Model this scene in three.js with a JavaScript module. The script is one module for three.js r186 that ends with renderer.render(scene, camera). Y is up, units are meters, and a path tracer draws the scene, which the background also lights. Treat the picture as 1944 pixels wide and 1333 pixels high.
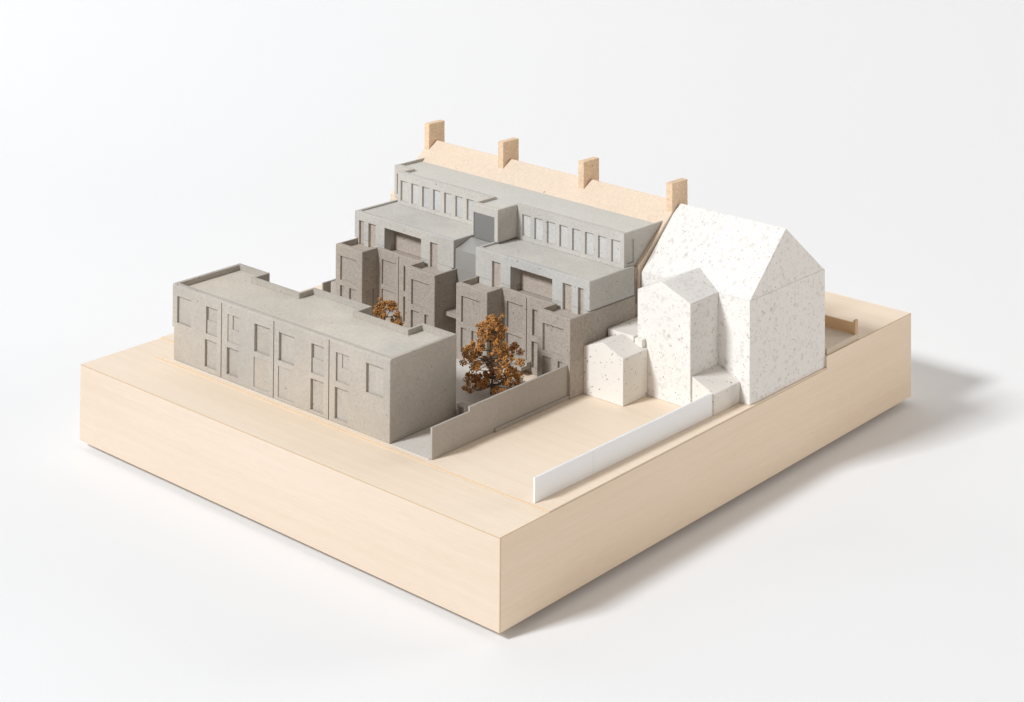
import * as THREE from 'three';
import { mergeGeometries } from 'three/addons/utils/BufferGeometryUtils.js';
import { RectAreaLightUniformsLib } from 'three/addons/lights/RectAreaLightUniformsLib.js';
import { Brush, Evaluator, SUBTRACTION } from 'three-bvh-csg';

// ---------------------------------------------------------------- camera, light, exposure
const scene = new THREE.Scene();
const FLOOR = 0.0874;                       // the timber base's top lies this far above the studio floor
const W = 1944, H = 1333;
const camera = new THREE.PerspectiveCamera(2 * Math.atan(666.5 / 3509.9) * 180 / Math.PI, W / H, 0.05, 60);
{ // world: x = right along the base's front edge, y up, z = -depth
  const yaw = -0.7201325, pitch = -0.0323464, roll = 0.0064431;
  const f = new THREE.Vector3(Math.sin(yaw) * Math.cos(pitch), -Math.sin(pitch), -Math.cos(yaw) * Math.cos(pitch));
  const r = new THREE.Vector3(Math.cos(yaw), 0, Math.sin(yaw)), u = new THREE.Vector3().crossVectors(r, f);
  camera.up.copy(u).multiplyScalar(Math.cos(roll)).addScaledVector(r, -Math.sin(roll));
  camera.position.set(1.06242, 0.73367 + FLOOR, 1.20616);
  camera.lookAt(camera.position.clone().add(f));
  camera.setViewOffset(W, H, 972 - 968.15, 666.5 + 719.27, W, H);   // a shift lens
}
scene.background = new THREE.Color(0.315, 0.295, 0.275);              // white studio all round
RectAreaLightUniformsLib.init();
{
  const c = new THREE.Vector3(-0.28, 0.1, -0.3);
  const soft = (name, color, power, size, dir, far) => {           // a soft area light well outside the picture, aimed at the model
    const l = new THREE.RectAreaLight(new THREE.Color(...color), power, size, size); l.name = name;
    l.position.copy(c).addScaledVector(new THREE.Vector3(...dir).normalize(), far); l.lookAt(c); scene.add(l);
  };
  soft('key_light', [0.95, 0.985, 1.03], 117, 1.6, [-0.33, 1, 1.24], 10);
  soft('added_fill_light', [1, 0.94, 0.89], 6.4, 3, [0.46, 0.2, -0.88], 6);  // added to brighten the right-hand faces; no such lamp is known
}
const renderer = new THREE.WebGLRenderer({ antialias: true });
renderer.toneMapping = THREE.LinearToneMapping;
renderer.toneMappingExposure = 1.0;
renderer.shadowMap.enabled = true;

// ---------------------------------------------------------------- seeded randomness and textures
function rng(seed) { let a = seed >>> 0; return () => { a = (a + 0x6D2B79F5) >>> 0; let t = Math.imul(a ^ (a >>> 15), 1 | a); t = (t + Math.imul(t ^ (t >>> 7), 61 | t)) ^ t; return ((t ^ (t >>> 14)) >>> 0) / 4294967296; }; }
function noiseLayer(N, cx, cy, seed) {      // tileable smooth value noise, -1..1, cx x cy cells
  const r = rng(seed), g = new Float32Array(cx * cy); for (let i = 0; i < g.length; i++) g[i] = r() * 2 - 1;
  const out = new Float32Array(N * N);
  const ax = new Int32Array(N), bx_ = new Int32Array(N), tx = new Float32Array(N);
  for (let x = 0; x < N; x++) { const p = x / N * cx, i = Math.floor(p), t = p - i; ax[x] = i % cx; bx_[x] = (i + 1) % cx; tx[x] = t * t * (3 - 2 * t); }
  for (let y = 0; y < N; y++) {
    const p = y / N * cy, j = Math.floor(p), t = p - j, ty = t * t * (3 - 2 * t), a = (j % cy) * cx, b = ((j + 1) % cy) * cx;
    for (let x = 0; x < N; x++) { const u = g[a + ax[x]] + (g[a + bx_[x]] - g[a + ax[x]]) * tx[x], v = g[b + ax[x]] + (g[b + bx_[x]] - g[b + ax[x]]) * tx[x]; out[y * N + x] = u + (v - u) * ty; }
  }
  return out;
}
function blot(N, n, seed, rMin, rMax, draw, stretch = 1) {   // n soft round marks, wrapped; radii in pixels
  const r = rng(seed);
  for (let k = 0; k < n; k++) {
    const cx = r() * N, cy = r() * N, R = rMin + (rMax - rMin) * r() ** 2, e = 1 + (r() - 0.5) * 0.5, th = r() * 3.14, s = stretch > 1 ? 1 + (stretch - 1) * r() : 1, w = r();
    const c = Math.cos(th), q = Math.sin(th), M = Math.ceil(R * s * 1.4);
    for (let y = -M; y <= M; y++) for (let x = -M; x <= M; x++) {
      const a = (x * c + y * q) / s, b = (-x * q + y * c) * e, d = Math.sqrt(a * a + b * b) / R;
      if (d < 1.3) draw((((cy + y) | 0) % N + N) % N * N + (((cx + x) | 0) % N + N) % N, d, w);
    }
  }
}
const sr = (l) => 255 * (l <= 0.0031308 ? 12.92 * l : 1.055 * Math.pow(Math.max(l, 0), 1 / 2.4) - 0.055);
function tex(N, fill, srgb, metres) {
  const data = new Uint8Array(N * N * 4);
  for (let i = 0; i < N * N; i++) { const c = fill(i); for (let k = 0; k < 3; k++) data[i * 4 + k] = Math.max(0, Math.min(255, srgb ? sr(c[k]) : 255 * c[k])); data[i * 4 + 3] = 255; }
  const t = new THREE.DataTexture(data, N, N, THREE.RGBAFormat);
  t.wrapS = t.wrapT = THREE.RepeatWrapping; t.magFilter = THREE.LinearFilter; t.minFilter = THREE.LinearMipmapLinearFilter; t.generateMipmaps = true;
  if (srgb) t.colorSpace = THREE.SRGBColorSpace;
  const m = Array.isArray(metres) ? metres : [metres, metres];
  t.repeat.set(1 / m[0], 1 / m[1]); t.needsUpdate = true; return t;
}
// cast plaster-concrete: value around 0.8, warm and cool drift, grain, pits
function concreteMaps(N, metres, o) {
  const px = N / metres, L = (cell, s) => noiseLayer(N, Math.max(2, Math.round(metres / cell)), Math.max(2, Math.round(metres / cell)), s);
  const a = L(0.06, o.seed), b = L(0.018, o.seed + 1), c = L(0.0024, o.seed + 2), d = L(0.0010, o.seed + 3), e = L(0.09, o.seed + 4), r = rng(o.seed + 5);
  const v = new Float32Array(N * N), h = new Float32Array(N * N);
  for (let i = 0; i < v.length; i++) { const g = c[i] * 0.35 + d[i] * 0.65 + (r() - 0.5) * 0.5; v[i] = 0.82 + o.stain * (a[i] + 0.7 * b[i]) + o.grain * g; h[i] = 0.6 + 0.22 * g + 0.08 * b[i]; }
  blot(N, o.light, o.seed + 7, 0.0002 * px, 0.0006 * px, (i, q) => { if (q < 1) v[i] += 0.10 * (1 - q); });
  blot(N, o.specks, o.seed + 6, 0.00022 * px, 0.00065 * px, (i, q, w) => { if (q < 1) { v[i] *= 1 - (0.12 + 0.33 * w) * (1 - q * q); h[i] -= 0.2 * (1 - q); } });
  blot(N, o.pits, o.seed + 8, 0.0003 * px, 0.0011 * px, (i, q) => { if (q < 1) { v[i] *= 1 - 0.62 * (1 - q ** 4); h[i] -= 0.5 * (1 - q); } });
  return [tex(N, (i) => { const w = e[i] * o.warm + a[i] * o.warm * 0.5; return [v[i] * (1 + w), v[i], v[i] * (1 - w * 1.3)]; }, true, metres), tex(N, (i) => [h[i], h[i], h[i]], false, metres)];
}
const smooth = concreteMaps(2048, 0.45, { seed: 11, stain: 0.055, grain: 0.085, warm: 0.024, light: 9000, specks: 12000, pits: 330 });
const coarse = concreteMaps(2048, 0.45, { seed: 37, stain: 0.03, grain: 0.15, warm: 0.016, light: 40000, specks: 36000, pits: 520 });
const fine = concreteMaps(1024, 0.3, { seed: 71, stain: 0.012, grain: 0.06, warm: 0.01, light: 3000, specks: 5000, pits: 12 });
// white foamed casting: grey round bubbles with a rim, tiny dark pits
function whiteMaps(N, metres, o) {
  const px = N / metres, v = new Float32Array(N * N).fill(1), w = new Float32Array(N * N), h = new Float32Array(N * N).fill(0.7);
  const a = noiseLayer(N, 8, 8, o.seed), d = noiseLayer(N, Math.round(metres / 0.0009), Math.round(metres / 0.0009), o.seed + 1);
  for (let i = 0; i < v.length; i++) { v[i] = 0.97 + 0.012 * a[i] + 0.014 * d[i]; h[i] += 0.05 * d[i]; }
  blot(N, o.bubbles, o.seed + 2, 0.0006 * px, 0.0021 * px, (i, q, k) => { if (q < 1.15) { const s = q < 0.75 ? 0.6 + 0.25 * k : q < 1 ? 1 : (1.15 - q) / 0.15; v[i] *= 1 - o.depth * s * (0.35 + 0.65 * k); w[i] += 0.25 * s; } });
  blot(N, o.pits, o.seed + 3, 0.00025 * px, o.pitR * px, (i, q, k) => { if (q < 1) { v[i] *= 1 - (0.2 + 0.5 * k) * (1 - q ** 3); w[i] += 1.5 * k; h[i] -= 0.6 * (1 - q); } }, o.stretch);
  return [tex(N, (i) => [v[i], v[i] * (1 - 0.02 * w[i]), v[i] * (1 - 0.06 * w[i])], true, metres), tex(N, (i) => [h[i], h[i], h[i]], false, metres)];
}
const foam = whiteMaps(2048, 0.3, { seed: 101, bubbles: 4300, depth: 0.14, pits: 2300, pitR: 0.0008, stretch: 1.3 });
const plaster = whiteMaps(1024, 0.16, { seed: 131, bubbles: 60, depth: 0.05, pits: 560, pitR: 0.0008, stretch: 2.6 });
// pale timber veneer, grain along u
function woodMaps(N, mu, mv, seed) {
  const a = noiseLayer(N, 3, 60, seed), b = noiseLayer(N, 8, 260, seed + 1), c = noiseLayer(N, 60, 900, seed + 2), e = noiseLayer(N, 4, 7, seed + 3), p = noiseLayer(N, 5, 14, seed + 4);
  const v = new Float32Array(N * N);
  for (let i = 0; i < v.length; i++) v[i] = 0.9 + 0.012 * a[i] + 0.010 * b[i] + 0.022 * c[i] + 0.022 * e[i] - 0.02 * Math.max(0, Math.sin(p[i] * 9 + a[i] * 1.5) - 0.86) * 6 * 0.25;
  return [tex(N, (i) => { const s = (0.9 - v[i]) * 1.1; return [v[i], v[i] * (1 - s * 0.35), v[i] * (1 - s)]; }, true, [mu, mv])];
}
const wood = woodMaps(1024, 0.62, 0.3, 171);
const mat = (color, o = {}) => { const m = new THREE.MeshStandardMaterial({ roughness: 0.9, metalness: 0, ...o }); m.color.setRGB(...color); return m; };
const M = {
  backdrop: mat([0.84, 0.84, 0.84], { roughness: 0.95 }),
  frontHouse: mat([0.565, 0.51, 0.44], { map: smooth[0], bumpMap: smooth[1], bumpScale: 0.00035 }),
  frontRoofLit: mat([0.70, 0.645, 0.56], { map: smooth[0], bumpMap: smooth[1], bumpScale: 0.0003 }),  // same casting as the walls, colour lightened to paint in light from above
  lower: mat([0.50, 0.435, 0.37], { map: coarse[0], bumpMap: coarse[1], bumpScale: 0.0005 }),
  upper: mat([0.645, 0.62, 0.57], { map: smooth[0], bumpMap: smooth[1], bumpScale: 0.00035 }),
  upperRoofLit: mat([0.72, 0.68, 0.61], { map: smooth[0], bumpMap: smooth[1], bumpScale: 0.0003 }),  // wall plaster with extra top light put into the colour
  brownPanel: mat([0.58, 0.50, 0.425], { map: coarse[0], bumpMap: coarse[1], bumpScale: 0.0005 }),
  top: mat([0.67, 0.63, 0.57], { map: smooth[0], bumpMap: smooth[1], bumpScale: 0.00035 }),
  topRoofLit: mat([0.77, 0.745, 0.68], { map: fine[0], bumpMap: fine[1], bumpScale: 0.0002 }),  // paler than its wall: light on the roof painted into the colour
  topPanel: mat([0.70, 0.68, 0.645], { map: smooth[0], bumpMap: smooth[1], bumpScale: 0.0004 }),
  court: mat([0.82, 0.77, 0.70], { map: fine[0], bumpMap: fine[1], bumpScale: 0.0002 }),
  gardenWall: mat([0.54, 0.49, 0.435], { map: fine[0], bumpMap: fine[1], bumpScale: 0.0002 }),
  tan: mat([0.93, 0.755, 0.585], { map: fine[0], bumpMap: fine[1], bumpScale: 0.00015 }),
  chimney: mat([0.93, 0.69, 0.47], { map: coarse[0], bumpMap: coarse[1], bumpScale: 0.0007 }),
  foam: mat([0.875, 0.84, 0.795], { map: foam[0], bumpMap: foam[1], bumpScale: 0.0004 }),
  plaster: mat([0.845, 0.80, 0.74], { map: plaster[0], bumpMap: plaster[1], bumpScale: 0.0005 }),
  acrylic: mat([0.92, 0.93, 0.94], { roughness: 0.4 }),
  resin: mat([0.21, 0.205, 0.195], { roughness: 0.5 }),
  resinLight: mat([0.34, 0.325, 0.30], { roughness: 0.3 }),
  woodFrontDimmed: mat([0.80, 0.66, 0.525], { map: wood[0], roughness: 0.7 }),  // same timber, colour darkened to offset the strong light on this face
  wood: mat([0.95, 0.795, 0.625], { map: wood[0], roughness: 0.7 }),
  woodSideLifted: mat([0.97, 0.79, 0.605], { map: wood[0], roughness: 0.7 }),  // same timber, colour pushed up to lighten the shaded side
  woodEdge: mat([0.60, 0.44, 0.28], { roughness: 0.8 }),
  sheetEdge: mat([0.72, 0.54, 0.35], { roughness: 0.8 }),
  woodDark: mat([0.66, 0.43, 0.24], { map: wood[0], roughness: 0.7 }),
  pavement: mat([0.70, 0.585, 0.46], { map: wood[0], roughness: 0.7 }),
  trunk: mat([0.13, 0.105, 0.08], { roughness: 0.9 }),
  leaf: new THREE.MeshStandardMaterial({ vertexColors: true, roughness: 0.75 }),
  plinth: mat([0.35, 0.27, 0.19]),
};

// ---------------------------------------------------------------- builders
const YAW = { S: 0, G: 0.0040, H: 0.0408, Wh: 0.0049, A: 0.0152 };     // the groups stand slightly askew on the base
const used = new Map();
function numbered(n) { const k = used.get(n) ?? 0; used.set(n, k + 1); return k ? n + '_' + String(k).padStart(3, '0') : n; }
function thing(name, label, category, frame, [x, y, d], group) {
  const o = new THREE.Group(), t = YAW[frame]; o.name = numbered(name);
  o.position.set(x * Math.cos(t) + d * Math.sin(t), y + FLOOR, x * Math.sin(t) - d * Math.cos(t)); o.rotation.y = -t;
  o.userData = { label, category, kind: 'thing' }; if (group) o.userData.group = group;
  o.origin = [x, y, d]; scene.add(o); return o;
}
let offset = rng(5);
function finish(geo, origin) {              // flat normals, box-projected uv in metres, local origin
  let g = geo.index ? geo.toNonIndexed() : geo.clone();
  for (const k of Object.keys(g.attributes)) if (!['position', 'color'].includes(k)) g.deleteAttribute(k);
  g.computeVertexNormals();
  const p = g.attributes.position, n = g.attributes.normal, uv = new Float32Array(p.count * 2), ox = offset(), oy = offset();
  for (let i = 0; i < p.count; i += 3) {
    const ax = Math.abs(n.getX(i)), ay = Math.abs(n.getY(i)), az = Math.abs(n.getZ(i));
    for (let k = i; k < i + 3; k++) {
      const x = p.getX(k), y = p.getY(k), z = p.getZ(k);
      const [u, v] = ax >= ay && ax >= az ? [z + 0.13, y + 0.31] : ay >= az ? [x, z] : [x + 0.07, y + 0.17];
      uv[k * 2] = u + ox; uv[k * 2 + 1] = v + oy;
    }
  }
  g.setAttribute('uv', new THREE.BufferAttribute(uv, 2));
  if (origin) g.translate(-origin[0], -origin[1], origin[2]);
  return g;
}
function part(name, geo, m, parent) {
  const list = Array.isArray(geo) ? geo : [geo];
  let root = parent; while (root.parent && root.parent !== scene) root = root.parent;
  const g = list.length > 1 ? mergeGeometries(list.map((x) => strip(x))) : list[0];
  const o = new THREE.Mesh(finish(g, root.origin), m); o.name = numbered(name); o.castShadow = o.receiveShadow = true; parent.add(o); return o;
}
function strip(g) { const r = g.index ? g.toNonIndexed() : g.clone(); for (const k of Object.keys(r.attributes)) if (k !== 'position') r.deleteAttribute(k); return r; }
const box = (x0, x1, y0, y1, d0, d1) => new THREE.BoxGeometry(x1 - x0, y1 - y0, d1 - d0).translate((x0 + x1) / 2, (y0 + y1) / 2, -(d0 + d1) / 2);
function roundPts(pts, r) {
  const out = [], n = pts.length;
  for (let i = 0; i < n; i++) {
    const p = pts[i], a = pts[(i + n - 1) % n], b = pts[(i + 1) % n], la = Math.hypot(a[0] - p[0], a[1] - p[1]), lb = Math.hypot(b[0] - p[0], b[1] - p[1]), R = Math.min(r, la / 2.2, lb / 2.2);
    const s = [p[0] + (a[0] - p[0]) / la * R, p[1] + (a[1] - p[1]) / la * R], e = [p[0] + (b[0] - p[0]) / lb * R, p[1] + (b[1] - p[1]) / lb * R];
    for (const t of [0, 0.33, 0.67, 1]) out.push([(1 - t) ** 2 * s[0] + 2 * t * (1 - t) * p[0] + t * t * e[0], (1 - t) ** 2 * s[1] + 2 * t * (1 - t) * p[1] + t * t * e[1]]);
  }
  return out;
}
function shape(pts) { const s = new THREE.Shape(); pts.forEach((p, i) => i ? s.lineTo(p[0], p[1]) : s.moveTo(p[0], p[1])); s.closePath(); return s; }
function extrude(pts, len, b) { const g = b ? new THREE.ExtrudeGeometry(shape(pts), { depth: len - 2 * b, bevelEnabled: true, bevelThickness: b, bevelSize: b, bevelOffset: -b, bevelSegments: 2 }).translate(0, 0, b) : new THREE.ExtrudeGeometry(shape(pts), { depth: len, bevelEnabled: false }); return g; }
const plan = (pts, y0, y1, r = 0.0009, b = 0.0006) => extrude(r ? roundPts(pts, r) : pts, y1 - y0, b).rotateX(-Math.PI / 2).translate(0, y0, 0);      // outline (x, d), upright
const alongX = (pts, x0, x1, r = 0.0006, b = 0.0005) => extrude(r ? roundPts(pts, r) : pts, x1 - x0, b).rotateY(Math.PI / 2).translate(x0, 0, 0);     // profile (d, y)
const alongD = (pts, d0, d1, r = 0.0006, b = 0.0005) => extrude(r ? roundPts(pts, r) : pts, d1 - d0, b).translate(0, 0, -d1);                        // profile (x, y)
const rect = (x0, x1, d0, d1) => [[x0, d0], [x1, d0], [x1, d1], [x0, d1]];
const ev = new Evaluator(); ev.attributes = ['position', 'normal']; ev.useGroups = false;
function prep(g) { const r = g.index ? g.toNonIndexed() : g.clone(); for (const k of Object.keys(r.attributes)) if (!['position', 'normal'].includes(k)) r.deleteAttribute(k); r.clearGroups?.(); return r; }
function cut(g, ...cutters) {
  let a = new Brush(prep(g)); a.updateMatrixWorld();
  for (const list of cutters) {
    if (!list || (Array.isArray(list) && !list.length)) continue;
    const c = new Brush(Array.isArray(list) ? mergeGeometries(list.map(prep)) : prep(list)); c.updateMatrixWorld();
    a = ev.evaluate(a, c, SUBTRACTION); a.updateMatrixWorld();
  }
  const g2 = a.geometry; g2.clearGroups(); return g2;
}
// a recess in a face at depth d0 (looking along +d): its cutter, and the panel that closes it
const P = 0.0005, E = 0.0001;
const deep = (v) => v < 0.01 ? v * 1.35 : v;
const hole = (w, d0) => box(w.x0, w.x1, w.y0, w.y1, d0 - 0.003, d0 + deep(w.dep) + P);
function panels(ws, d0, m, parent, name = 'window') {
  for (const w of ws) {
    const g = [box(w.x0 + E, w.x1 - E, w.y0 + E, w.y1 - E, d0 + deep(w.dep), d0 + deep(w.dep) + P + 0.0003)];
    for (const [a, b, c, e, dep] of w.steps ?? []) g.push(box(a, b, c, e, d0 + deep(dep), d0 + deep(w.dep) - 0.00002));
    part(name, g, w.m ?? m, parent);
  }
}
function chips(seed, list, r0, r1) {        // small broken bites along edges: [x, y, d, x, y, d, count]
  const r = rng(seed), out = [];
  for (const [a, b, c, x, y, z, n] of list) for (let k = 0; k < n; k++) { const t = (k + 0.15 + 0.7 * r()) / n, g = new THREE.IcosahedronGeometry(r0 + (r1 - r0) * r() ** 2, 0); g.rotateX(r() * 3).rotateY(r() * 3); g.translate(a + (x - a) * t, b + (y - b) * t, -(c + (z - c) * t)); out.push(g); }
  return out;
}

// ---------------------------------------------------------------- the setting: paper sweep
{
  const prof = [[-4, 0]]; const R = 1.7, start = 0.95;
  prof.push([start, 0]); for (let i = 1; i <= 24; i++) { const a = i / 24 * Math.PI / 2; prof.push([start + R * Math.sin(a), R - R * Math.cos(a)]); } prof.push([start + R, 5]);
  const pos = [], idx = [];
  prof.forEach(([d, y]) => { for (const s of [-6, 6]) pos.push(s, y, -d); });
  for (let i = 0; i < prof.length - 1; i++) { const a = i * 2; idx.push(a, a + 1, a + 2, a + 1, a + 3, a + 2); }
  const g = new THREE.BufferGeometry(); g.setAttribute('position', new THREE.Float32BufferAttribute(pos, 3)); g.setIndex(idx); g.computeVertexNormals();
  const o = new THREE.Mesh(g, M.backdrop); o.name = 'backdrop'; o.userData = { kind: 'structure', label: 'seamless white paper sweep under and behind the model' };
  o.position.set(-0.3, 0, -0.35); o.rotation.y = 0.72; o.receiveShadow = true; scene.add(o);
}
// ---------------------------------------------------------------- timber base
const T = 0.0009;
function veneer(name, g, parent, m) {       // a sheet whose narrow edges show scorched wood
  const o = new THREE.Mesh(finish(g, parent.origin), m); o.name = numbered(name); o.castShadow = o.receiveShadow = true; parent.add(o); return o;
}
const base = thing('timber_site', 'large pale timber block carrying all the model houses', 'model base', 'S', [-0.3, -FLOOR, 0.35]);
{
  const D1 = 0.7088, b0 = -0.0802, yR = 0.0135;
  part('core', alongX([[T, b0], [D1, b0], [D1, yR - T], [0.5272, yR - T], [0.5272, -T], [T, -T]], -0.6 + T, -T, 0, 0), M.wood, base);
  veneer('front_panel', box(-0.6, -T, b0, -T, 0, T), base, M.woodFrontDimmed);
  part('panel_edge', box(-T, 0, b0, -T, 0, T), M.woodEdge, base);
  part('panel_edge', box(-0.6, 0, -T, 0, 0, 0.0003), M.woodEdge, base);
  part('side_panel', [alongX([[T, b0], [D1, b0], [D1, yR - 0.0005], [0.5272, yR - 0.0005], [0.5272, -0.0005], [T, -0.0005]], -T, 0, 0, 0)], M.woodSideLifted, base);
  part('panel_edge', [box(-T, 0, -0.0005, 0, 0.0003, 0.527), box(-T, 0, yR - 0.0005, yR, 0.5272, D1)], M.woodEdge, base);
  part('top_panel', box(-0.6, -T, -T, 0, 0.0003, 0.527), M.wood, base);
  part('rear_panel', box(-0.6, -T, yR - T, yR, 0.5272, D1), M.wood, base);
  part('side_panel', alongX([[T, b0], [D1, b0], [D1, yR - T], [0.5272, yR - T], [0.5272, -T], [T, -T]], -0.6, -0.6 + T, 0, 0), M.woodSideLifted, base);
  part('raised_sheet', plan([[-0.5568, 0.0660], [-0.0003, 0.0660], [-0.0003, 0.5265], [-0.5995, 0.5265], [-0.5995, 0.1068], [-0.5568, 0.1068]], 0.00005, 0.0011, 0, 0), M.wood, base);
  part('sheet_edge', [box(-0.5568, -0.0003, 0.00005, 0.0011, 0.0657, 0.06598), box(-0.5995, -0.557, 0.00005, 0.0011, 0.1066, 0.10678)], M.sheetEdge, base);
  part('pavement', box(-0.598, -0.0012, yR + 0.00005, 0.0200, 0.5300, 0.5945), M.pavement, base);
  part('plinth', box(-0.565, -0.035, -FLOOR, b0 - 0.00005, 0.035, 0.67), M.plinth, base);
}
{
  const f = thing('timber_fence', 'thin brown timber fence with an end post on the rear pavement', 'fence', 'S', [-0.3, 0.0200, 0.59]);
  part('rail', box(-0.597, -0.0038, 0.0200, 0.0320, 0.5882, 0.5905), M.woodDark, f);
  part('post', plan(rect(-0.0038, -0.0012, 0.5878, 0.5935), 0.0200, 0.0352, 0.0003, 0.0003), M.woodDark, f);
}
// ---------------------------------------------------------------- grey ground of the site
{
  const g = [box(-0.5335, -0.1535, 0.0012, 0.0019, 0.0718, 0.166), box(-0.545, -0.1535, 0.0012, 0.0074, 0.166, 0.268)];
  const o = new THREE.Mesh(finish(mergeGeometries(g.map(strip))), M.court); o.name = 'courtyard_ground'; o.position.y = FLOOR; o.userData = { kind: 'structure', label: 'pale grey courtyard slab between the grey houses' }; o.receiveShadow = o.castShadow = true; scene.add(o);
}
// ---------------------------------------------------------------- front grey building
{
  const y0 = 0.0021, y1 = 0.0821, d0 = 0.0702, dr = 0.1443, db = 0.1645, xl = -0.5375, xi = -0.5340, xr = -0.2050;
  const outline = [[xl, d0], [xr, d0], [xr - 0.0008, db], [-0.2530, db], [-0.2530, dr], [-0.3265, dr], [-0.3265, db], [-0.4155, db], [-0.4155, dr], [-0.4870, dr], [-0.4870, db], [xl, db]];
  const w = 0.0048, inner = [[xl + w, 0.0760], [xr - 0.0042, 0.0760], [xr - 0.0046, db - w], [-0.2530 + 0.0036, db - w], [-0.2530 + 0.0036, dr - w], [-0.3265 - 0.0036, dr - w], [-0.3265 - 0.0036, db - w], [-0.4155 + 0.0036, db - w], [-0.4155 + 0.0036, dr - w], [-0.4870 - 0.0036, dr - w], [-0.4870 - 0.0036, db - w], [xl + w, db - w]];
  const u0 = 0.0421, u1 = 0.0706, l0 = 0.0062, l1 = 0.0365;
  const ws = [
    { x0: -0.5293, x1: -0.5056, y0: u0, y1: u1, dep: 0.0019 },
    { x0: -0.4808, x1: -0.4624, y0: u0, y1: u1, dep: 0.0022, steps: [[-0.4807, -0.4625, u0 + E, 0.0558, 0.0013]] },
    { x0: -0.4456, x1: -0.4268, y0: u0, y1: u1, dep: 0.0016, steps: [[-0.4455, -0.4385, u0 + E, u1 - E, 0.0007], [-0.4384, -0.4269, u0 + E, 0.0556, 0.0007]] },
    { x0: -0.4822, x1: -0.4630, y0: l0 + 0.001, y1: 0.0360, dep: 0.0020 },
    { x0: -0.4464, x1: -0.4279, y0: l0 + 0.002, y1: 0.0362, dep: 0.0023 },
    { x0: -0.4030, x1: -0.3790, y0: u0, y1: u1, dep: 0.0024 }, { x0: -0.4036, x1: -0.3798, y0: l0, y1: l1, dep: 0.0007 },
    { x0: -0.3653, x1: -0.3414, y0: u0, y1: u1, dep: 0.0022 }, { x0: -0.3660, x1: -0.3419, y0: 0.0056, y1: l1, dep: 0.0007 },
    { x0: -0.3165, x1: -0.2981, y0: u0, y1: u1 + 0.0006, dep: 0.0022, steps: [[-0.3164, -0.2982, u0 + E, 0.0566, 0.0012]] },
    { x0: -0.2809, x1: -0.2624, y0: u0 + 0.0008, y1: u1 + 0.0005, dep: 0.0021, steps: [[-0.2808, -0.2739, u0 + 0.0009, u1 + 0.0004, 0.0014], [-0.2738, -0.2625, u0 + 0.0009, 0.0568, 0.0014]] },
    { x0: -0.3173, x1: -0.2986, y0: 0.0055, y1: l1, dep: 0.0021 }, { x0: -0.2820, x1: -0.2633, y0: 0.0060, y1: 0.0370, dep: 0.0021 },
    { x0: -0.2381, x1: -0.2141, y0: 0.0428, y1: 0.0713, dep: 0.0021 },
  ];
  const grooves = [[-0.4555, 0.0798], [-0.3730, 0.0800], [-0.2907, 0.0806]].map(([x, t]) => box(x - 0.0006, x + 0.0007, -0.01, t, d0 - 0.003, d0 + 0.0024));
  // front top edge worn round
  const R = 0.0026, arc = [[d0 - 0.004, y1 + 0.004], [d0 - 0.004, y1 - R], [d0 - 0.00001, y1 - R]];
  for (let i = 1; i < 7; i++) { const a = Math.PI - i / 7 * Math.PI / 2; arc.push([d0 + R + R * Math.cos(a), y1 - R + R * Math.sin(a)]); } arc.push([d0 + R, y1 + 0.00001], [d0 + R, y1 + 0.004]);
  const o = thing('front_building', 'long low grey cast building with framed window recesses at the front edge', 'model building', 'G', [-0.37, y0, 0.115]);
  const lower = box(xl - 0.002, xi, y0 - 0.001, 0.0366, d0 - 0.002, db + 0.002);
  const body = cut(plan(outline, y0, y1, 0.0010, 0.0007), alongX(arc, xl - 0.01, xr + 0.01, 0, 0), lower, plan(inner, 0.0761, y1 + 0.004, 0.0012, 0), ws.map((q) => hole(q, d0)), grooves,
    chips(3, [[xl + 0.01, y1, dr, xr, y1, dr, 4], [xr, 0.004, d0, xr, 0.06, d0, 4], [xl, y0, d0, xr, y0, d0, 12], [xr, y1, d0, xr, y1, db, 5]], 0.0003, 0.0009));
  part('wall', body, M.frontHouse, o);
  part('roof', plan(inner.map(([x, d]) => [x + Math.sign(-0.37 - x) * 0.0002, d + (d > 0.1 ? -0.0002 : 0.0002)]), 0.0758, 0.0764, 0.0012, 0), M.frontRoofLit, o);
  panels(ws, d0, M.frontHouse, o);
}
// ---------------------------------------------------------------- garden walls, step, niche
{
  const o = thing('garden_wall', 'long thin grey garden wall with stepped top beside the small tree', 'garden wall', 'S', [-0.152, 0.0012, 0.175]);
  part('wall', alongX([[0.0735, 0.0013], [0.2766, 0.0013], [0.2766, 0.0352], [0.1258, 0.0356], [0.1258, 0.0311], [0.0735, 0.0311]], -0.1533, -0.1509, 0.0003, 0.0003), M.gardenWall, o);
  part('kerb', box(-0.15085, -0.1492, 0.0013, 0.0050, 0.1617, 0.2935), M.gardenWall, o);
  const n = thing('niche_block', 'little grey block with a square niche behind the front building', 'block', 'G', [-0.193, 0.002, 0.163]);
  part('wall', cut(plan(rect(-0.2000, -0.1885, 0.1585, 0.1655), 0.0021, 0.0165, 0.0008, 0.0006), box(-0.1982, -0.1903, 0.0055, 0.0146, 0.150, 0.1635)), M.gardenWall, n);
}
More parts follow.
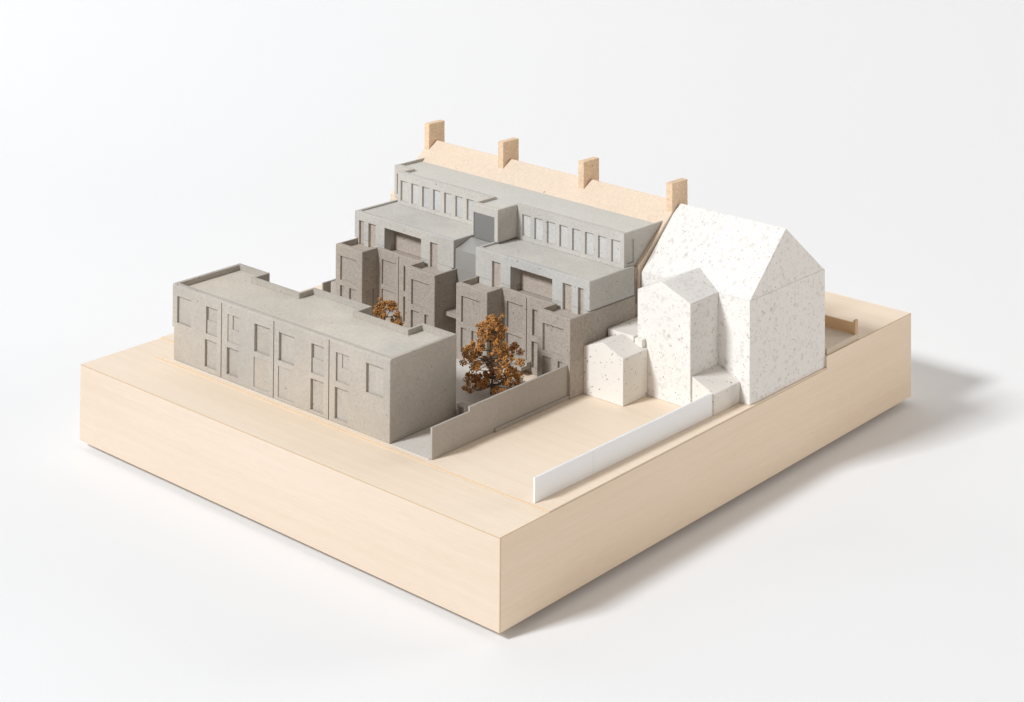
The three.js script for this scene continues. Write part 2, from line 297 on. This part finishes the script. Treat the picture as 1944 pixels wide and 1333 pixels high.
// ---------------------------------------------------------------- lower terrace blocks
function lowerBlock(label, q) {
  const y0 = 0.0013, y1 = 0.0817, f0 = 0.2675, f1 = 0.2913, back = 0.3715;
  const o = thing('lower_block', label, 'model building', 'H', [(q.a + q.e) / 2, y0, 0.32], 'lower terrace blocks');
  const outline = [[q.a, f0], [q.b, f0], [q.b, f1], [q.c, f1], [q.c, f0], [q.e, f0], [q.e, back], [q.a, back]];
  const pocket = [[q.a + 0.0027, f0 + 0.0060], [q.b - 0.0030, f0 + 0.0060], [q.b - 0.0030, f1 + 0.0035], [q.c + 0.0030, f1 + 0.0035], [q.c + 0.0030, f0 + 0.0060], [q.e - 0.0022, f0 + 0.0060], [q.e - 0.0022, 0.3096], [q.a + 0.0027, 0.3096]];
  const bay = [...q.bay1, ...q.bay2], rec = q.rec;
  const groove = box(q.g - 0.0005, q.g + 0.0006, 0.0074, 0.0790, f1 - 0.003, f1 + 0.0020);
  const door = box(q.b - 0.0022, q.b + 0.003, 0.0075, 0.0366, 0.2735, 0.2868);
  const body = cut(plan(outline, y0, y1, 0.0010, 0.0007), plan(pocket, 0.0750, y1 + 0.004, 0.0008, 0), bay.map((w) => hole(w, f0)), rec.map((w) => hole(w, f1)), groove, door, box(q.log[0], q.log[1], 0.0750, 0.09, 0.305, 0.3162),
    chips(q.seed, [[q.a, y1, f0, q.b, y1, f0, 4], [q.b, y1, f1, q.c, y1, f1, 4], [q.c, y1, f0, q.e, y1, f0, 4], [q.b, 0.03, f0, q.b, y1, f0, 3], [q.e, 0.02, f0, q.e, y1, f0, 3], ...q.nicks], 0.0003, 0.0010));
  part('wall', body, M.lower, o);
  part('roof', plan(pocket.map(([x, d]) => [x, d]).map(([x, d], i) => [x + ([0, 4, 7].includes(i) || i === 3 ? 0.0002 : -0.0002), d + (i > 5 ? -0.0002 : 0.0002)]), 0.0747, 0.0752, 0.0008, 0), M.brownPanel, o);
  panels(bay, f0, M.lower, o); panels(rec, f1, M.lower, o);
  part('door', box(q.b - 0.0026, q.b - 0.0020, 0.0076, 0.0365, 0.2736, 0.2867), M.lower, o);
  return o;
}
const win = (x0, x1, y0, y1, dep) => ({ x0, x1, y0, y1, dep });
lowerBlock('brownish grey lower block on the left, behind the front building', { a: -0.5225, b: -0.4765, c: -0.4052, e: -0.3578, log: [-0.4738, -0.4127], g: -0.4412, seed: 21,
  bay1: [win(-0.5140, -0.4862, 0.0423, 0.0700, 0.0015), win(-0.5140, -0.5068, 0.0080, 0.0363, 0.0018), win(-0.4983, -0.4864, 0.0080, 0.0364, 0.0018)],
  bay2: [win(-0.3950, -0.3664, 0.0424, 0.0700, 0.0016), win(-0.3955, -0.3824, 0.0080, 0.0363, 0.0020), win(-0.3737, -0.3668, 0.0080, 0.0362, 0.0018)],
  rec: [win(-0.4695, -0.4461, 0.0422, 0.0702, 0.0015), win(-0.4694, -0.4464, 0.0080, 0.0370, 0.0015), win(-0.4329, -0.4252, 0.0424, 0.0706, 0.0020), win(-0.4331, -0.4252, 0.0080, 0.0365, 0.0020)],
  nicks: [[-0.505, 0.0385, 0.2675, -0.495, 0.0385, 0.2675, 2], [-0.373, 0.0370, 0.2675, -0.367, 0.0368, 0.2675, 2]] });
lowerBlock('brownish grey lower block on the right, behind the taller tree', { a: -0.3248, b: -0.2776, c: -0.2048, e: -0.1590, log: [-0.2736, -0.2126], g: -0.2422, seed: 22,
  bay1: [win(-0.3165, -0.2878, 0.0418, 0.0698, 0.0017), win(-0.3170, -0.3084, 0.0096, 0.0360, 0.0018), win(-0.3008, -0.2880, 0.0096, 0.0362, 0.0018)],
  bay2: [win(-0.1972, -0.1680, 0.0418, 0.0698, 0.0019), win(-0.1972, -0.1852, 0.0080, 0.0363, 0.0020), win(-0.1760, -0.1683, 0.0080, 0.0359, 0.0018)],
  rec: [win(-0.2715, -0.2482, 0.0412, 0.0692, 0.0017), win(-0.2718, -0.2485, 0.0080, 0.0355, 0.0016), win(-0.2340, -0.2252, 0.0417, 0.0694, 0.0021), win(-0.2347, -0.2252, 0.0080, 0.0357, 0.0021)],
  nicks: [[-0.315, 0.0360, 0.2675, -0.309, 0.0352, 0.2675, 2], [-0.192, 0.0362, 0.2675, -0.186, 0.0350, 0.2675, 3], [-0.176, 0.0360, 0.2675, -0.168, 0.0352, 0.2675, 3]] });
// steps in the recesses
function steps(label, x0, x1) {
  const o = thing('courtyard_steps', label, 'steps', 'H', [(x0 + x1) / 2, 0.0074, 0.283], 'courtyard steps');
  part('step', plan(rect(x0, x1, 0.2850, 0.2911), 0.00745, 0.0140, 0.0005, 0.0004), M.frontHouse, o);
  part('step', plan(rect(x0, x1, 0.2765, 0.2849), 0.00745, 0.0110, 0.0005, 0.0004), M.frontHouse, o);
}
steps('two pale grey steps at the wall left of the smaller tree', -0.4580, -0.4352);
steps('two pale grey steps at the wall behind the taller tree', -0.2580, -0.2357);
{
  const o = thing('side_yard_wall', 'small grey yard wall at the far left corner of the terrace', 'garden wall', 'H', [-0.535, 0.0013, 0.285]);
  part('wall', box(-0.5470, -0.5448, 0.0013, 0.0312, 0.2683, 0.3200), M.gardenWall, o);
  part('wall', plan(rect(-0.5322, -0.5227, 0.2690, 0.3050), 0.0013, 0.0357, 0.0005, 0.0004), M.gardenWall, o);
}
// ---------------------------------------------------------------- upper storeys
function upperStorey(label, q) {
  const y0 = 0.0819, y1 = 0.1127, d0 = 0.2991, back = 0.3718;
  const o = thing('upper_storey', label, 'model building', 'H', [(q.a + q.e) / 2, y0, 0.335], 'upper terrace storeys');
  const body = cut(plan(rect(q.a, q.e, d0, back), y0, y1, 0.0009, 0.0006), plan([[q.a + 0.0040, 0.3049], [q.e - 0.0030, 0.3049], [q.e - 0.0030, back + 0.004], [q.a + 0.0040, back + 0.004]], 0.1107, y1 + 0.003, 0.0006, 0),
    [...q.ws.map((w) => ({ ...w, y0: 0.078 })), { ...q.log, y0: 0.078 }].map((w) => hole(w, d0)), q.nicks.length ? chips(q.seed, q.nicks, 0.0003, 0.0009) : null);
  for (const [x0, x1] of [[q.a + 0.0062, q.log.x0], [q.log.x1, q.e - 0.0025]]) part('skirting', cut(box(x0, x1, 0.0753, 0.08185, d0, 0.3092), q.ws.filter((w) => w.x0 > x0 && w.x1 < x1).map((w) => box(w.x0, w.x1, 0.074, 0.083, d0 - 0.002, d0 + deep(w.dep) + P))), M.upper, o);
  part('wall', body, M.upper, o);
  part('roof', box(q.a + 0.0042, q.e - 0.0032, 0.1104, 0.1109, 0.3051, back - 0.0002), M.upperRoofLit, o);
  panels(q.ws, d0, M.brownPanel, o);
  panels([q.log], d0, M.brownPanel, o, 'loggia');
  return o;
}
upperStorey('pale grey set-back storey with open loggia, left of the glazed link', { a: -0.5255, e: -0.3606, seed: 31,
  ws: [win(-0.5176, -0.5088, 0.0754, 0.1032, 0.0020), win(-0.5013, -0.4887, 0.0754, 0.1031, 0.0023), win(-0.3983, -0.3861, 0.0754, 0.1033, 0.0022)], log: win(-0.4738, -0.4127, 0.0754, 0.1034, 0.0163), nicks: [[-0.474, 0.09, 0.2991, -0.474, 0.1, 0.2991, 2]] });
upperStorey('pale grey set-back storey with open loggia, right of the glazed link', { a: -0.3266, e: -0.1604, seed: 32,
  ws: [win(-0.3012, -0.2883, 0.0754, 0.1034, 0.0022), win(-0.1980, -0.1853, 0.0754, 0.1033, 0.0025), win(-0.1766, -0.1689, 0.0754, 0.1034, 0.0025)], log: win(-0.2736, -0.2126, 0.0754, 0.1035, 0.0163),
  nicks: [[-0.273, 0.1035, 0.2991, -0.213, 0.1035, 0.2991, 22], [-0.2736, 0.096, 0.2991, -0.2736, 0.100, 0.2991, 1]] });
{ // wall strip rising behind the right storey, with a slot
  const o = thing('rear_wall_strip', 'narrow grey wall strip with a slot behind the right storey', 'wall', 'H', [-0.3, 0.0013, 0.374]);
  part('wall', cut(box(-0.5250, -0.1606, 0.0013, 0.11085, 0.3722, 0.3764), box(-0.1620, -0.1590, 0.0722, 0.0978, 0.3735, 0.3757)), M.lower, o);
}
// ---------------------------------------------------------------- top storey with its glazed bay
{
  const y0 = 0.1112, y1 = 0.1489, d0 = 0.3579, sl = 0.8078, roofD = (y) => 0.3767 + (y - 0.1109) / sl - 0.0006;
  const o = thing('top_storey', 'long grey top storey with a row of upright windows below the sand coloured roof', 'model building', 'H', [-0.34, y0, 0.385]);
  const prof = (d) => [[d, y0], [roofD(y0), y0], [roofD(y1), y1], [d, y1]];
  const ws = [];
  for (let i = 0; i < 7; i++) { const x = -0.5100 + i * 0.01848; ws.push(win(x, x + 0.0121, 0.1156, 0.1396, 0.0018)); }
  for (let i = 0; i < 8; i++) { const x = -0.3118 + i * 0.01862; ws.push(win(x, x + 0.0124, 0.1157, 0.1397, 0.0018)); }
  const main = cut(alongX(prof(d0), -0.5150, -0.1635, 0, 0.0005), plan([[-0.5098, 0.3640], [-0.1656, 0.3640], [-0.1656, 0.45], [-0.518, 0.45], [-0.518, 0.3815], [-0.5098, 0.3815]], 0.1456, 0.16, 0.0005, 0), ws.map((w) => hole(w, d0)),
    [box(-0.3574, -0.3222, 0.1456, 0.16, 0.350, 0.3650)], box(-0.1650, -0.160, 0.1154, 0.1402, 0.3622, 0.3744),
    chips(41, [[-0.5, y0, d0, -0.36, y0, d0, 16], [-0.31, y0, d0, -0.17, y0, d0, 14]], 0.0003, 0.0007));
  const side = cut(alongX(prof(0.3752), -0.5395, -0.5151, 0, 0.0005), plan([[-0.5372, 0.3825], [-0.5100, 0.3825], [-0.5100, 0.45], [-0.5372, 0.45]], 0.1456, 0.16, 0.0005, 0), box(-0.5352, -0.5310, 0.1154, 0.1398, 0.372, 0.3772));
  part('wall', [main, side], M.top, o);
  panels(ws, d0, M.topPanel, o);
  part('window', box(-0.1655, -0.1648, 0.1155, 0.1401, 0.3623, 0.3743), M.upper, o);
  const deck = (x0, x1, d) => alongX([[d, 0.1453], [roofD(0.1458) - 0.0002, 0.1453], [roofD(0.1458) - 0.0002, 0.1458], [d, 0.1458]], x0, x1, 0, 0);
  part('roof', [deck(-0.5096, -0.1658, 0.3642), deck(-0.5370, -0.50965, 0.3827)], M.topRoofLit, o);
  const bay = cut(plan(rect(-0.3606, -0.3190, 0.3263, 0.3578), 0.1131, y1, 0.0008, 0.0006), plan(rect(-0.3574, -0.3222, 0.3338, 0.362), 0.1457, 0.16, 0.0005, 0), box(-0.3566, -0.3241, 0.1125, 0.1397, 0.320, 0.3300));
  const bw = part('bay', bay, M.top, o);
  part('pane', box(-0.3565, -0.3242, 0.1113, 0.1396, 0.3272, 0.3280), M.resin, bw);
  part('roof', box(-0.3572, -0.3224, 0.1454, 0.14595, 0.3340, 0.3640), M.topRoofLit, bw);
}
{
  const o = thing('glazed_link', 'smoky translucent link with a sloping top between the two storeys', 'link block', 'H', [-0.3437, 0.0013, 0.315]);
  part('pane', alongX([[0.3015, 0.0013], [0.3710, 0.0013], [0.3710, 0.0815], [0.3015, 0.0815]], -0.3573, -0.3253, 0, 0.0002), M.resinLight, o);
  part('slope', alongX([[0.3016, 0.0816], [0.3705, 0.0816], [0.3705, 0.1108], [0.3262, 0.1108], [0.3016, 0.1032]], -0.3603, -0.3269, 0, 0.0002), M.resinLight, o);
  const c = thing('canopy_slab', 'thin grey canopy slab bridging the gap between the lower blocks', 'canopy', 'H', [-0.341, 0.0355, 0.292]);
  part('slab', plan(rect(-0.3575, -0.3250, 0.2828, 0.3013), 0.0355, 0.0400, 0.0003, 0.0004), M.lower, c);
}
// ---------------------------------------------------------------- sand coloured terrace with chimneys
{
  const e = 0.1109, dE = 0.3767, dR = 0.4458, yR = 0.1667, x0 = -0.549, x1 = -0.1590, db = 2 * dR - dE;
  const o = thing('terrace_house', 'sand coloured terrace with one long pitched roof and four chimneys', 'model building', 'H', [-0.354, 0.0013, 0.446]);
  part('wall', box(x0 + 0.001, x1, 0.0013, e, dE + 0.0001, db - 0.001), M.tan, o);
  part('roof', alongX([[dE - 0.0003, e + 0.0001], [db, e + 0.0001], [dR, yR]], x0, x1, 0.0008, 0.0004), M.tan, o);
  const roof = o.children[1];
  [[-0.5490, -0.5402], [-0.4227, -0.4138], [-0.2958, -0.2871], [-0.1676, -0.1588]].forEach(([a, b], i) => {
    const s = 0.8078, pts = [[0.4336, yR - (dR - 0.4336) * s - 0.0002], [dR, yR + 0.00005], [0.4605, yR - (0.4605 - dR) * s - 0.0002], [0.4605, 0.1878], [0.4336, 0.1878]];
    const c = cut(alongX(pts, a, b, 0.0005, 0.0007), chips(60 + i, [[a, 0.1878, 0.4336, a, 0.1878, 0.4605, 2], [b, 0.1878, 0.4336, b, 0.1878, 0.4605, 3], [b, 0.16, 0.4605, b, 0.187, 0.4605, 3]], 0.0004, 0.0010));
    part('chimney', c, M.chimney, roof);
  });
}
// ---------------------------------------------------------------- white speckled house and its outbuildings
{
  const x0 = -0.1430, x1 = -0.0048, d0 = 0.3843, d1 = 0.5268, e = 0.1057, dR = 0.4508, yR = 0.1648, vx0 = -0.1111, vx1 = -0.0437, vd = 0.3357, y0 = 0.0012;
  const o = thing('white_house', 'white speckled gabled house at the right edge of the base', 'model building', 'Wh', [-0.074, y0, 0.43]);
  part('wall', plan(rect(x0, x1, d0, d1), y0, e - 0.0001, 0.0005, 0.0003), M.foam, o);
  part('roof', alongX([[d0 + 0.0001, e + 0.0001], [0.5246, e + 0.0001], [dR, yR]], x0 + 0.0001, x1 - 0.0001, 0.0004, 0.0003), M.foam, o);
  part('rear_wing', plan(rect(vx0, vx1, vd, d0 - 0.0001), y0, 0.1060, 0.0009, 0.0005), M.foam, o);
  const rx = -0.0795, ry = 0.1203, vy = 0.1062, s = (yR - e) / (dR - d0), bk = (y) => d0 + (y - e) / s - 0.0002;
  const v = [[vx0, vy, vd + 0.0001], [vx1, vy, vd + 0.0001], [rx, ry, vd + 0.0001], [vx0, vy, bk(vy)], [vx1, vy, bk(vy)], [rx, ry, bk(ry)]].map(([x, y, d]) => [x, y, -d]);
  const g = new THREE.BufferGeometry(); g.setAttribute('position', new THREE.Float32BufferAttribute(v.flat(), 3)); g.setIndex([0, 1, 2, 1, 4, 5, 1, 5, 2, 0, 2, 5, 0, 5, 3, 3, 5, 4, 0, 3, 4, 0, 4, 1]);
  part('wing_roof', g, M.foam, o);
  const l = thing('lean_to', 'low white speckled lean-to between the white wall and the gabled house', 'outbuilding', 'Wh', [-0.03, y0, 0.361]);
  part('wall', alongD([[-0.0435, y0], [-0.0165, y0], [-0.0165, 0.0222], [-0.0435, 0.0333]], 0.3383, 0.3841, 0.0005, 0.0004), M.plaster, l);
  const c = thing('cottage', 'small white pitted cottage block standing nearest the grey garden wall', 'outbuilding', 'Wh', [-0.125, y0, 0.313]);
  const ap = [-0.1243, 0.0590], ex0 = -0.1522, ex1 = -0.0975, ey = 0.0487, cut_ = -0.1103, cy = ap[1] - (cut_ - ap[0]) / (ex1 - ap[0]) * (ap[1] - ey);
  part('wall', alongD([[ex0, y0], [ex1, y0], [ex1, ey], ap, [ex0, ey]], 0.2948, 0.3294, 0.0009, 0.0007), M.plaster, c);
  part('wall', alongD([[cut_, y0], [ex1, y0], [ex1, ey], [cut_, cy]], 0.3288, 0.3355, 0.0002, 0.0002), M.plaster, c);
  part('chimney', plan([[-0.1102, 0.3296], [-0.1000, 0.3296], [-0.1000, 0.3355], [-0.1102, 0.3355]], 0.050, 0.0583, 0.0008, 0.0007), M.plaster, c);
  const a = thing('annex', 'low flat white block squeezed between the grey block and the white wing', 'outbuilding', 'Wh', [-0.129, y0, 0.357]);
  part('wall', plan(rect(-0.1456, -0.1113, 0.3300, 0.3840), y0, 0.0593, 0.0010, 0.0008), M.plaster, a);
}
{
  const o = thing('white_wall', 'smooth white boundary wall in two lengths along the right edge', 'garden wall', 'A', [-0.022, 0.0012, 0.2]);
  part('panel', plan(rect(-0.0228, -0.0209, 0.0685, 0.14985), 0.0012, 0.0236, 0.0002, 0.0003), M.acrylic, o);
  part('panel', plan(rect(-0.0228, -0.0209, 0.1501, 0.3366), 0.0012, 0.0238, 0.0002, 0.0003), M.acrylic, o);
}
// ---------------------------------------------------------------- dried-flower trees
function tree(label, bx, bd, h, seed, tiers, yb = 0.0074) {
  const o = thing('small_tree', label, 'tree', 'S', [bx, yb, bd]); const r = rng(seed);
  const V = (x, y, d) => new THREE.Vector3(x, y, -d), tubes = [], heads = [];
  const tube = (pts, r0, r1) => { const c = new THREE.CatmullRomCurve3(pts), n = 8, g = new THREE.TubeGeometry(c, n, 1, 6, false), p = g.attributes.position; for (let i = 0; i <= n; i++) { const q = c.getPointAt(i / n), rr = r0 + (r1 - r0) * i / n; for (let j = 0; j <= 6; j++) { const k = i * 7 + j; p.setXYZ(k, q.x + (p.getX(k) - q.x) * rr, q.y + (p.getY(k) - q.y) * rr, q.z + (p.getZ(k) - q.z) * rr); } } tubes.push(strip(g)); return c; };
  const axis = tube([V(bx, yb, bd), V(bx + 0.0012, yb + h * 0.25, bd + 0.0008), V(bx - 0.0008, yb + h * 0.55, bd - 0.001), V(bx + 0.0006, yb + h * 0.93, bd)], 0.00125, 0.0004);
  for (const [t, reach, n, rise, size] of tiers) for (let k = 0; k < n; k++) {
    const a = (k + r() * 0.7) / n * Math.PI * 2 + t * 5, R = reach * (0.72 + 0.4 * r()), p = axis.getPointAt(t), up = h * rise * (0.6 + 0.8 * r());
    const e = new THREE.Vector3(p.x + Math.cos(a) * R, p.y + up, p.z + Math.sin(a) * R), m = p.clone().lerp(e, 0.5); m.y -= R * 0.08;
    const c = tube([p, m, e], 0.00055, 0.00022);
    heads.push([e, size * (0.75 + 0.5 * r())]);
    for (let j = 0; j < 3; j++) { const q = c.getPointAt(0.6 + 0.38 * r()), f = q.clone().add(new THREE.Vector3((r() - 0.5) * 0.010, 0.002 + r() * 0.005, (r() - 0.5) * 0.010)); tube([q, q.clone().lerp(f, 0.5).add(new THREE.Vector3(0, -0.0004, 0)), f], 0.0003, 0.00015); heads.push([f, size * (0.4 + 0.4 * r())]); }
  }
  part('trunk', tubes, M.trunk, o);
  const pos = [], col = []; const ico = new THREE.IcosahedronGeometry(1, 0).toNonIndexed().attributes.position, c = new THREE.Color();
  for (const [e, s] of heads) {
    const n = Math.round(46 * (s / 0.004) ** 2) + 8;
    for (let k = 0; k < n; k++) {
      const u = r() * 2 - 1, ph = r() * 6.283, w = Math.sqrt(1 - u * u), rad = s * Math.cbrt(r()) * (0.7 + 0.4 * r()), gx = e.x + rad * w * Math.cos(ph), gy = e.y + rad * u * 0.75, gz = e.z + rad * w * Math.sin(ph), q = 0.00040 + 0.00045 * r(), sq = 0.6 + 0.7 * r(), ro = r() * 3;
      const v = r(), b = 0.55 + 0.75 * v; c.setRGB(0.56 * b, (0.235 + 0.04 * r()) * b, 0.062 * b); if (r() < 0.12) c.setRGB(0.62, 0.32, 0.11); if (r() < 0.15) c.setRGB(0.12, 0.05, 0.02);
      const cr = Math.cos(ro), sn = Math.sin(ro);
      for (let i = 0; i < ico.count; i++) { const x = ico.getX(i) * q, y = ico.getY(i) * q * sq, z = ico.getZ(i) * q; pos.push(gx + x * cr - y * sn, gy + x * sn + y * cr, gz + z); col.push(c.r, c.g, c.b); }
    }
  }
  const g = new THREE.BufferGeometry(); g.setAttribute('position', new THREE.Float32BufferAttribute(pos, 3)); g.setAttribute('color', new THREE.Float32BufferAttribute(col, 3));
  part('crown', g, M.leaf, o);
  return o;
}
tree('taller brown dried-flower tree in the courtyard beside the garden wall', -0.2065, 0.2185, 0.0770, 7,
  [[0.12, 0.034, 9, 0.01, 0.0052], [0.14, 0.017, 5, 0.03, 0.0050], [0.24, 0.024, 6, 0.02, 0.0046], [0.33, 0.022, 5, 0.05, 0.0044], [0.46, 0.034, 9, 0.08, 0.0048], [0.50, 0.017, 5, 0.06, 0.0046], [0.62, 0.017, 6, 0.05, 0.0046], [0.74, 0.012, 5, 0.06, 0.0046], [0.86, 0.012, 5, 0.05, 0.0046], [0.94, 0.009, 4, 0.05, 0.0044], [0.99, 0.003, 2, 0.04, 0.0042]]);
tree('shorter brown dried-flower tree peeping over the front building roof', -0.352, 0.212, 0.0605, 9,
  [[0.30, 0.018, 6, 0.04, 0.0046], [0.50, 0.021, 7, 0.06, 0.0044], [0.66, 0.019, 6, 0.08, 0.0044], [0.82, 0.013, 5, 0.08, 0.0042], [0.95, 0.007, 4, 0.06, 0.0040]]);

renderer.render(scene, camera);
